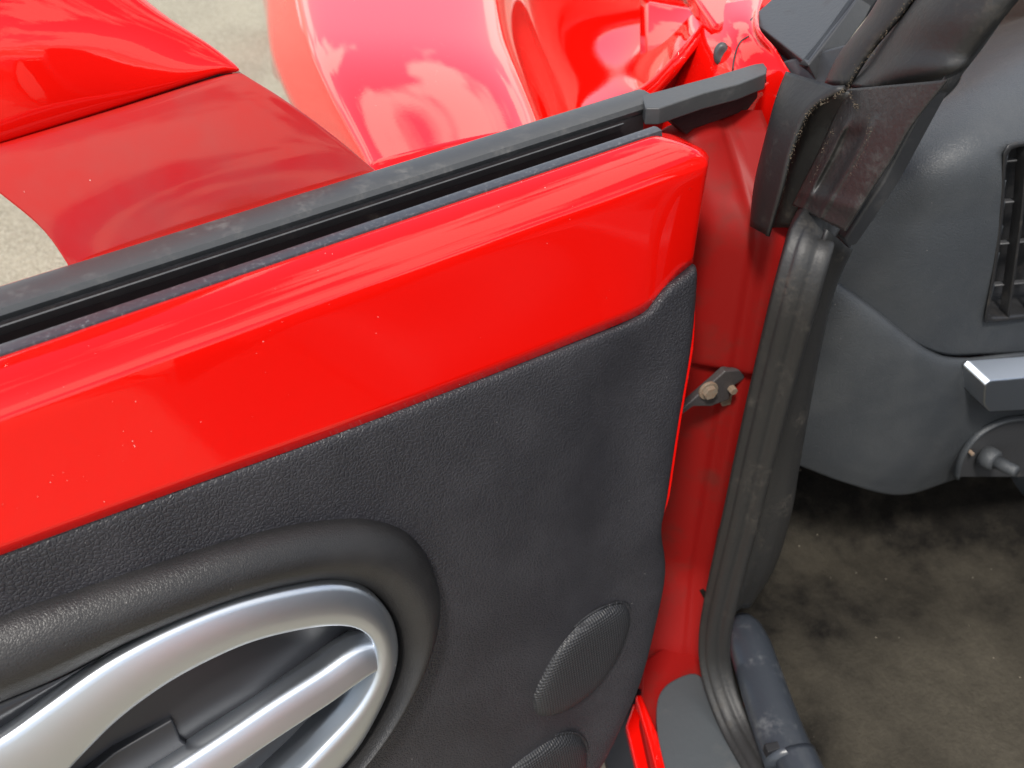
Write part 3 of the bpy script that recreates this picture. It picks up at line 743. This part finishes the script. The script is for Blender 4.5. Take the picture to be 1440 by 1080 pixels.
# back wall behind the rubber so that nothing shows through
bw = [on_r(1085, 90, .53), on_r(1200, 60, .56), on_r(1330, 90, .56), on_r(1240, 260, .53), on_r(1180, 350, .51), on_r(1110, 330, .50)]
o = slab('pillar_core', bw, R_*.02, TRIM, pseal, .003)

# ------------------------------------------------------------------ dashboard
def UF(a): return [on_f(u, v, f2) for u, v, f2 in a]
du = [UF([(1310, -40, 1.5), (1400, -60, 1.5), (1500, -85, 1.5), (1640, -115, 1.5), (1850, -150, 1.5)]),
      UF([(1330, 40, 1.05), (1400, 20, 1.05), (1500, -10, 1.05), (1640, -45, 1.05), (1850, -90, 1.05)]),
      UF([(1352, 105, .80), (1410, 72, .82), (1500, 30, .84), (1640, -20, .85), (1850, -70, .85)]),
      UF([(1300, 165, .71), (1390, 125, .71), (1490, 92, .71), (1640, 50, .71), (1850, 10, .71)]),
      UF([(1245, 245, .675), (1350, 215, .645), (1470, 190, .64), (1640, 165, .64), (1850, 140, .64)]),
      UF([(1205, 320, .665), (1325, 315, .630), (1450, 305, .622), (1640, 290, .622), (1850, 275, .622)]),
      UF([(1182, 365, .662), (1305, 405, .622), (1425, 408, .615), (1640, 395, .615), (1850, 380, .615)]),
      UF([(1166, 394, .662), (1298, 488, .618), (1400, 498, .612), (1640, 480, .612), (1850, 465, .612)])]
def UV(u, v, off=0): return on_f(u, v, .6115+(450-v)/250*.024-off)
vf = [(1418, 203), (1460, 196), (1560, 185), (1592, 195), (1588, 300), (1572, 400), (1555, 432), (1470, 445), (1390, 453), (1385, 444), (1396, 380), (1406, 300), (1410, 225)]
vo = resample(cr([UV(*p, .002) for p in vf], 6, True), 90, True); vc = vo.mean(0)
vcut = np.array([[p@R_, p[2]] for p in [CAM+(q-CAM)*((F_*.6115-CAM)@F_/((q-CAM)@F_)) for q in (vo*.95+vc*.05)]])
def vkey(q):                                         # seen along the line of sight onto the vent's own plane
    d = q-CAM; p = CAM+d*((F_*.6115-CAM)@F_/(d@F_)); return p@R_, p[2]
dash = cut_sheet('dashboard', loft(du, 22, 28), vcut, vkey, DASH, car, .006)
dash['label'] = 'charcoal grained dashboard beside the windscreen pillar'
dl_ = [UF([(1172, 390, .675), (1236, 436, .648), (1302, 488, .628), (1350, 502, .622), (1440, 494, .622), (1640, 476, .622), (1850, 462, .622)]),
       UF([(1164, 394, .660), (1230, 443, .631), (1298, 494, .609), (1350, 508, .603), (1440, 500, .603), (1640, 484, .603), (1850, 470, .603)]),
       UF([(1150, 455, .655), (1222, 500, .622), (1300, 540, .600), (1360, 548, .596), (1440, 542, .598), (1640, 530, .600), (1850, 515, .6)]),
       UF([(1132, 550, .655), (1210, 590, .618), (1296, 615, .596), (1362, 608, .598), (1440, 590, .604), (1640, 572, .61), (1850, 555, .61)]),
       UF([(1116, 640, .660), (1190, 668, .622), (1270, 684, .602), (1340, 664, .612), (1440, 630, .628), (1640, 606, .63), (1850, 590, .63)]),
       UF([(1118, 650, .672), (1192, 677, .636), (1268, 694, .618), (1340, 674, .632), (1440, 640, .648), (1640, 616, .65), (1850, 600, .65)]),
       UF([(1140, 640, .74), (1215, 655, .72), (1290, 660, .71), (1345, 645, .72), (1440, 620, .73), (1640, 596, .73), (1850, 580, .73)])]
knee = sheet('lower_dash_panel', loft(dl_, 7, 7), DASH, dash, .005)
knee['label'] = 'grey knee panel under the dashboard seam'
# air vent
o = fan_fill('air_vent', vo, vc-F_*0, [(.01, -F_*.001), (.03, -F_*.0014), (.05, -F_*.0005), (.06, F_*.004), (.085, F_*.035), (.5, F_*.036), (1.0, F_*.036)], VENT, dash)
vent = o; vent['label'] = 'upright black air vent with curved slats'
for k in range(5):
    x = 1424+k*34
    pts = [(x+14, 205-k*6), (x+8, 290-k*5), (x-2, 370-k*4), (x-12, 446-k*4)]
    o = sweep('vent_slat', cr([UV(*p, -.004) for p in pts], 6), rrect(.0017, .007, .0012, 3), -F_, VENT, vent)
for k in range(4):
    y = 226+k*58
    o = sweep('vent_rung', [UV(1406-k*4, y, -.012), UV(1500, y-9, -.012), UV(1582-k*5, y-18, -.012)], rrect(.0012, .004, .001, 2), -F_, TRIM, vent)
# aluminium trim bar
def UB(u, v, off): return on_f(u, v, .600-off)
bb = [UB(1353, 512, 0), UB(1352, 540, 0), UB(1360, 550, 0), UB(1440, 547, 0), UB(1600, 530, 0), UB(1800, 514, 0), UB(1800, 468, 0), UB(1600, 482, 0), UB(1440, 500, 0), UB(1360, 506, 0)]
cb = np.mean(bb, 0); 
fb = [p-F_*.030+R_*.012-Z_*.013 for p in bb]
nB = len(bb)
me = bpy.data.meshes.new('trim_bar')
me.from_pydata(np.vstack([bb, fb]).tolist(), [], [tuple(range(nB)), tuple(range(2*nB-1, nB-1, -1))]+[(i, i+nB, (i+1) % nB+nB, (i+1) % nB) for i in range(nB)])
bm = bmesh.new(); bm.from_mesh(me); bmesh.ops.recalc_face_normals(bm, faces=bm.faces); bm.to_mesh(me); bm.free()
o = link('trim_bar', me, ALU, dash); bevel(o, .002, 4, 30)
o['label'] = 'brushed aluminium bar along the dashboard'
# control stalk with round bezel
def UKn(u, v, off=0): return on_f(u, v, .606-off)
arc = [(1438-93*math.cos(a_), 676-88*math.sin(a_)) for a_ in np.linspace(.05, math.pi-.05, 15)]
rgk = resample(cr([UKn(*p, .010) for p in arc], 5), 60)
o = sweep('knob_bezel', rgk, ell(.0030, .0050, 10), -F_, DASH, dash)
bez = o
o = slab('bezel_plate', rgk+F_*.001, F_*.014, TRIM, bez, .001)
k0, k1, k2, k3 = UKn(1383, 640, .010), UKn(1390, 634, .026), UKn(1398, 636, .028), on_f(1430, 664, .552)
axd = (k3-k0)/np.linalg.norm(k3-k0)
o = sweep('knob_collar', [k0, k0+axd*.010, k0+axd*.016, k0+axd*.018], ell(.0155, .0155, 28), Z_, DASH, bez, scales=[1, 1, .93, .8])
o = sweep('control_stalk', [k0+axd*.016, k0+axd*.030, k3-axd*.002, k3], ell(.0085, .0085, 24), Z_, DASH, bez, scales=[1.05, 1, .95, .8])
sv = UKn(1367, 638, .014)
rg = np.array([sv+R_*.0028*math.cos(x)+Z_*.0028*math.sin(x) for x in np.linspace(0, 2*math.pi, 13)[:-1]])
o = slab('screw', rg-F_*.002, F_*.008, BOLT, bez, .0005)

# ------------------------------------------------------------------ footwell and sill
rows = []
for f2 in np.r_[np.linspace(-.3, .55, 40), np.linspace(.57, .80, 20), np.linspace(.82, 1.10, 10)]:
    row = []
    for r2 in np.linspace(.47, 1.20, 64):
        z = .205 + .012*math.sin(r2*9+f2*5) + .004*math.sin(r2*31+1.3)*math.sin(f2*27)
        z += .9*max(0, f2-.68)**1.25 + .10*math.exp(-((r2-.47)/.03)**2)*min(1, max(0, (f2-.52)/.1)) 
        row.append(K(r2, f2, z))
    rows.append(row)
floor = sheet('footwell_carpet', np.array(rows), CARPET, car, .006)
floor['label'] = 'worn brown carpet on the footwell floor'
# firewall behind the dash
o = slab('firewall', [K(.45, 1.06, .2), K(1.4, 1.06, .2), K(1.4, 1.06, .80), K(.45, 1.06, .80)], F_*.02, VOID, car, 0)
o = slab('footwell_side', [K(.487, .60, .2), K(.487, 1.06, .2), K(.487, 1.06, .80), K(.487, .70, .88), K(.487, .66, .6)], -R_*.008, VOID, car, 0)
# sill trim roll
sl = [(1042, 868), (1052, 900), (1068, 950), (1088, 1010), (1112, 1072)]
slp = cr([at_z(*p, .285) for p in sl], 6)
hs = np.array([Z_*.9-R_*.15-F_*.2]*len(slp))
sill = sweep('sill_trim', slp, ell(.030, .022, 20), hs, SILL, car, scales=np.interp(np.linspace(0, 1, len(slp)), [0, .1, .3, 1], [.45, .75, .95, 1.05]))
sill['label'] = 'blue-black plastic sill trim beside the carpet'
sl = [(1116, 1058), (1135, 1100), (1180, 1190), (1240, 1300)]
slp2 = cr([at_z(*p, .290) for p in sl], 6)
o = sweep('sill_trim_rear', slp2, ell(.026, .020, 20), np.array([Z_]*len(slp2)), SILL, sill)
o = slab('sill_clip', [at_z(*p, .305) for p in [(1075, 1046), (1100, 1040), (1104, 1050), (1080, 1058)]], (0, 0, -.02), VOID, sill, .001)
# scuff plate and outer sill
sp = [(924, 990), (932, 968), (950, 954), (975, 946), (992, 958), (1008, 1000), (1036, 1060), (1090, 1170), (1160, 1300), (1000, 1320), (960, 1180), (938, 1090), (925, 1030)]
scuff = slab('scuff_plate', cr([at_z(*p, .240) for p in sp], 5, True), (0, 0, -.02), SCUFF, car, .003)
scuff['label'] = 'grey plastic scuff plate on the sill'
sb = [(905, 930), (975, 880), (1010, 930), (1060, 1010), (1200, 1300), (990, 1330), (930, 1150), (900, 1010)]
o = slab('sill_panel', [at_z(*p, .226) for p in sb], (0, 0, -.03), RED_JAMB_SHADED, car, .003)
sillp = o
for k, pts in enumerate(([(893, 978), (902, 975), (925, 1030), (948, 1100), (1000, 1260), (985, 1265), (930, 1110), (912, 1040)], [(880, 1020), (892, 985), (908, 1020), (928, 1085), (980, 1260), (950, 1270), (905, 1120)])):
    o = slab('rocker_strip', [at_z(*p, .236-.03*k) for p in pts], (0, 0, -.02), RED, sillp, .004)
o = slab('sill_underside', [at_z(*p, .16) for p in [(830, 1000), (1000, 900), (1250, 1300), (960, 1400)]], (0, 0, -.02), VOID, sillp, 0)

# ------------------------------------------------------------------ rest of the cabin (mirrored in the paint)
def seat(r0):
    cush = [[K(r0+a, f2, z) for a, f2, z in row] for row in (
        [(-.24, .02, .30), (-.20, .03, .36), (0, .04, .37), (.20, .03, .36), (.24, .02, .30)],
        [(-.26, -.05, .38), (-.20, -.04, .46), (0, -.03, .45), (.20, -.04, .46), (.26, -.05, .38)],
        [(-.27, -.25, .40), (-.21, -.25, .48), (0, -.25, .44), (.21, -.25, .48), (.27, -.25, .40)],
        [(-.26, -.48, .40), (-.20, -.48, .46), (0, -.48, .42), (.20, -.48, .46), (.26, -.48, .40)])]
    st = sheet('seat', loft(cush, 5, 5), CARD, car, .10)
    bk = [[K(r0+a, f2, z) for a, f2, z in row] for row in (
        [(-.25, -.44, .44), (-.18, -.46, .46), (0, -.48, .46), (.18, -.46, .46), (.25, -.44, .44)],
        [(-.27, -.50, .62), (-.19, -.53, .64), (0, -.56, .64), (.19, -.53, .64), (.27, -.50, .62)],
        [(-.25, -.60, .92), (-.18, -.62, .95), (0, -.63, .95), (.18, -.62, .95), (.25, -.60, .92)],
        [(-.13, -.68, 1.15), (-.10, -.68, 1.18), (0, -.68, 1.19), (.10, -.68, 1.18), (.13, -.68, 1.15)])]
    o = sheet('backrest', loft(bk, 5, 5), CARD, st, .10)
    return st
s1 = seat(.76); s2 = seat(1.42)
o = slab('console_light_blocker', [K(1.10, 1.0, .19), K(1.10, -.6, .19), K(1.10, -.6, .46), K(1.10, .35, .46), K(1.10, .62, .62), K(1.10, 1.0, .7)], R_*.10, DASH, car, .02)  # unseen console wall, added to keep side light out of the footwell
o = slab('far_door', [K(1.72, .75, .22), K(1.72, -.75, .22), K(1.72, -.75, .98), K(1.72, .75, .98)], R_*.10, CARD, car, .02)
rq = [[K(r_, f2, z) for r_, z in ((.40, .22), (.34, .45), (.30, .70), (.36, .92), (.50, 1.0), (1.08, 1.02), (1.66, 1.0), (1.80, .92), (1.86, .7), (1.82, .45), (1.76, .22))] for f2 in (-.78, -1.1, -1.5, -1.9, -2.1)]
o = sheet('rear_quarter', loft(rq, 4, 4), RED, car, .006, to=np.array(K(1.08, -1.4, 4)))
o = slab('rear_bulkhead', [K(.42, -.775, .2), K(1.76, -.775, .2), K(1.76, -.775, .97), K(.42, -.775, .97)], -F_*.03, CARD, car, .005)
bon = loft([[K(r_, f2, z+zz) for r_, z in ((.60, 0), (.8, .015), (1.1, .025), (1.4, .015), (1.65, -.02))] for f2, zz in ((.93, .975), (1.3, .955), (1.8, .90), (2.1, .83))], 5, 5)
o = sheet('bonnet', bon, RED, car, .006)
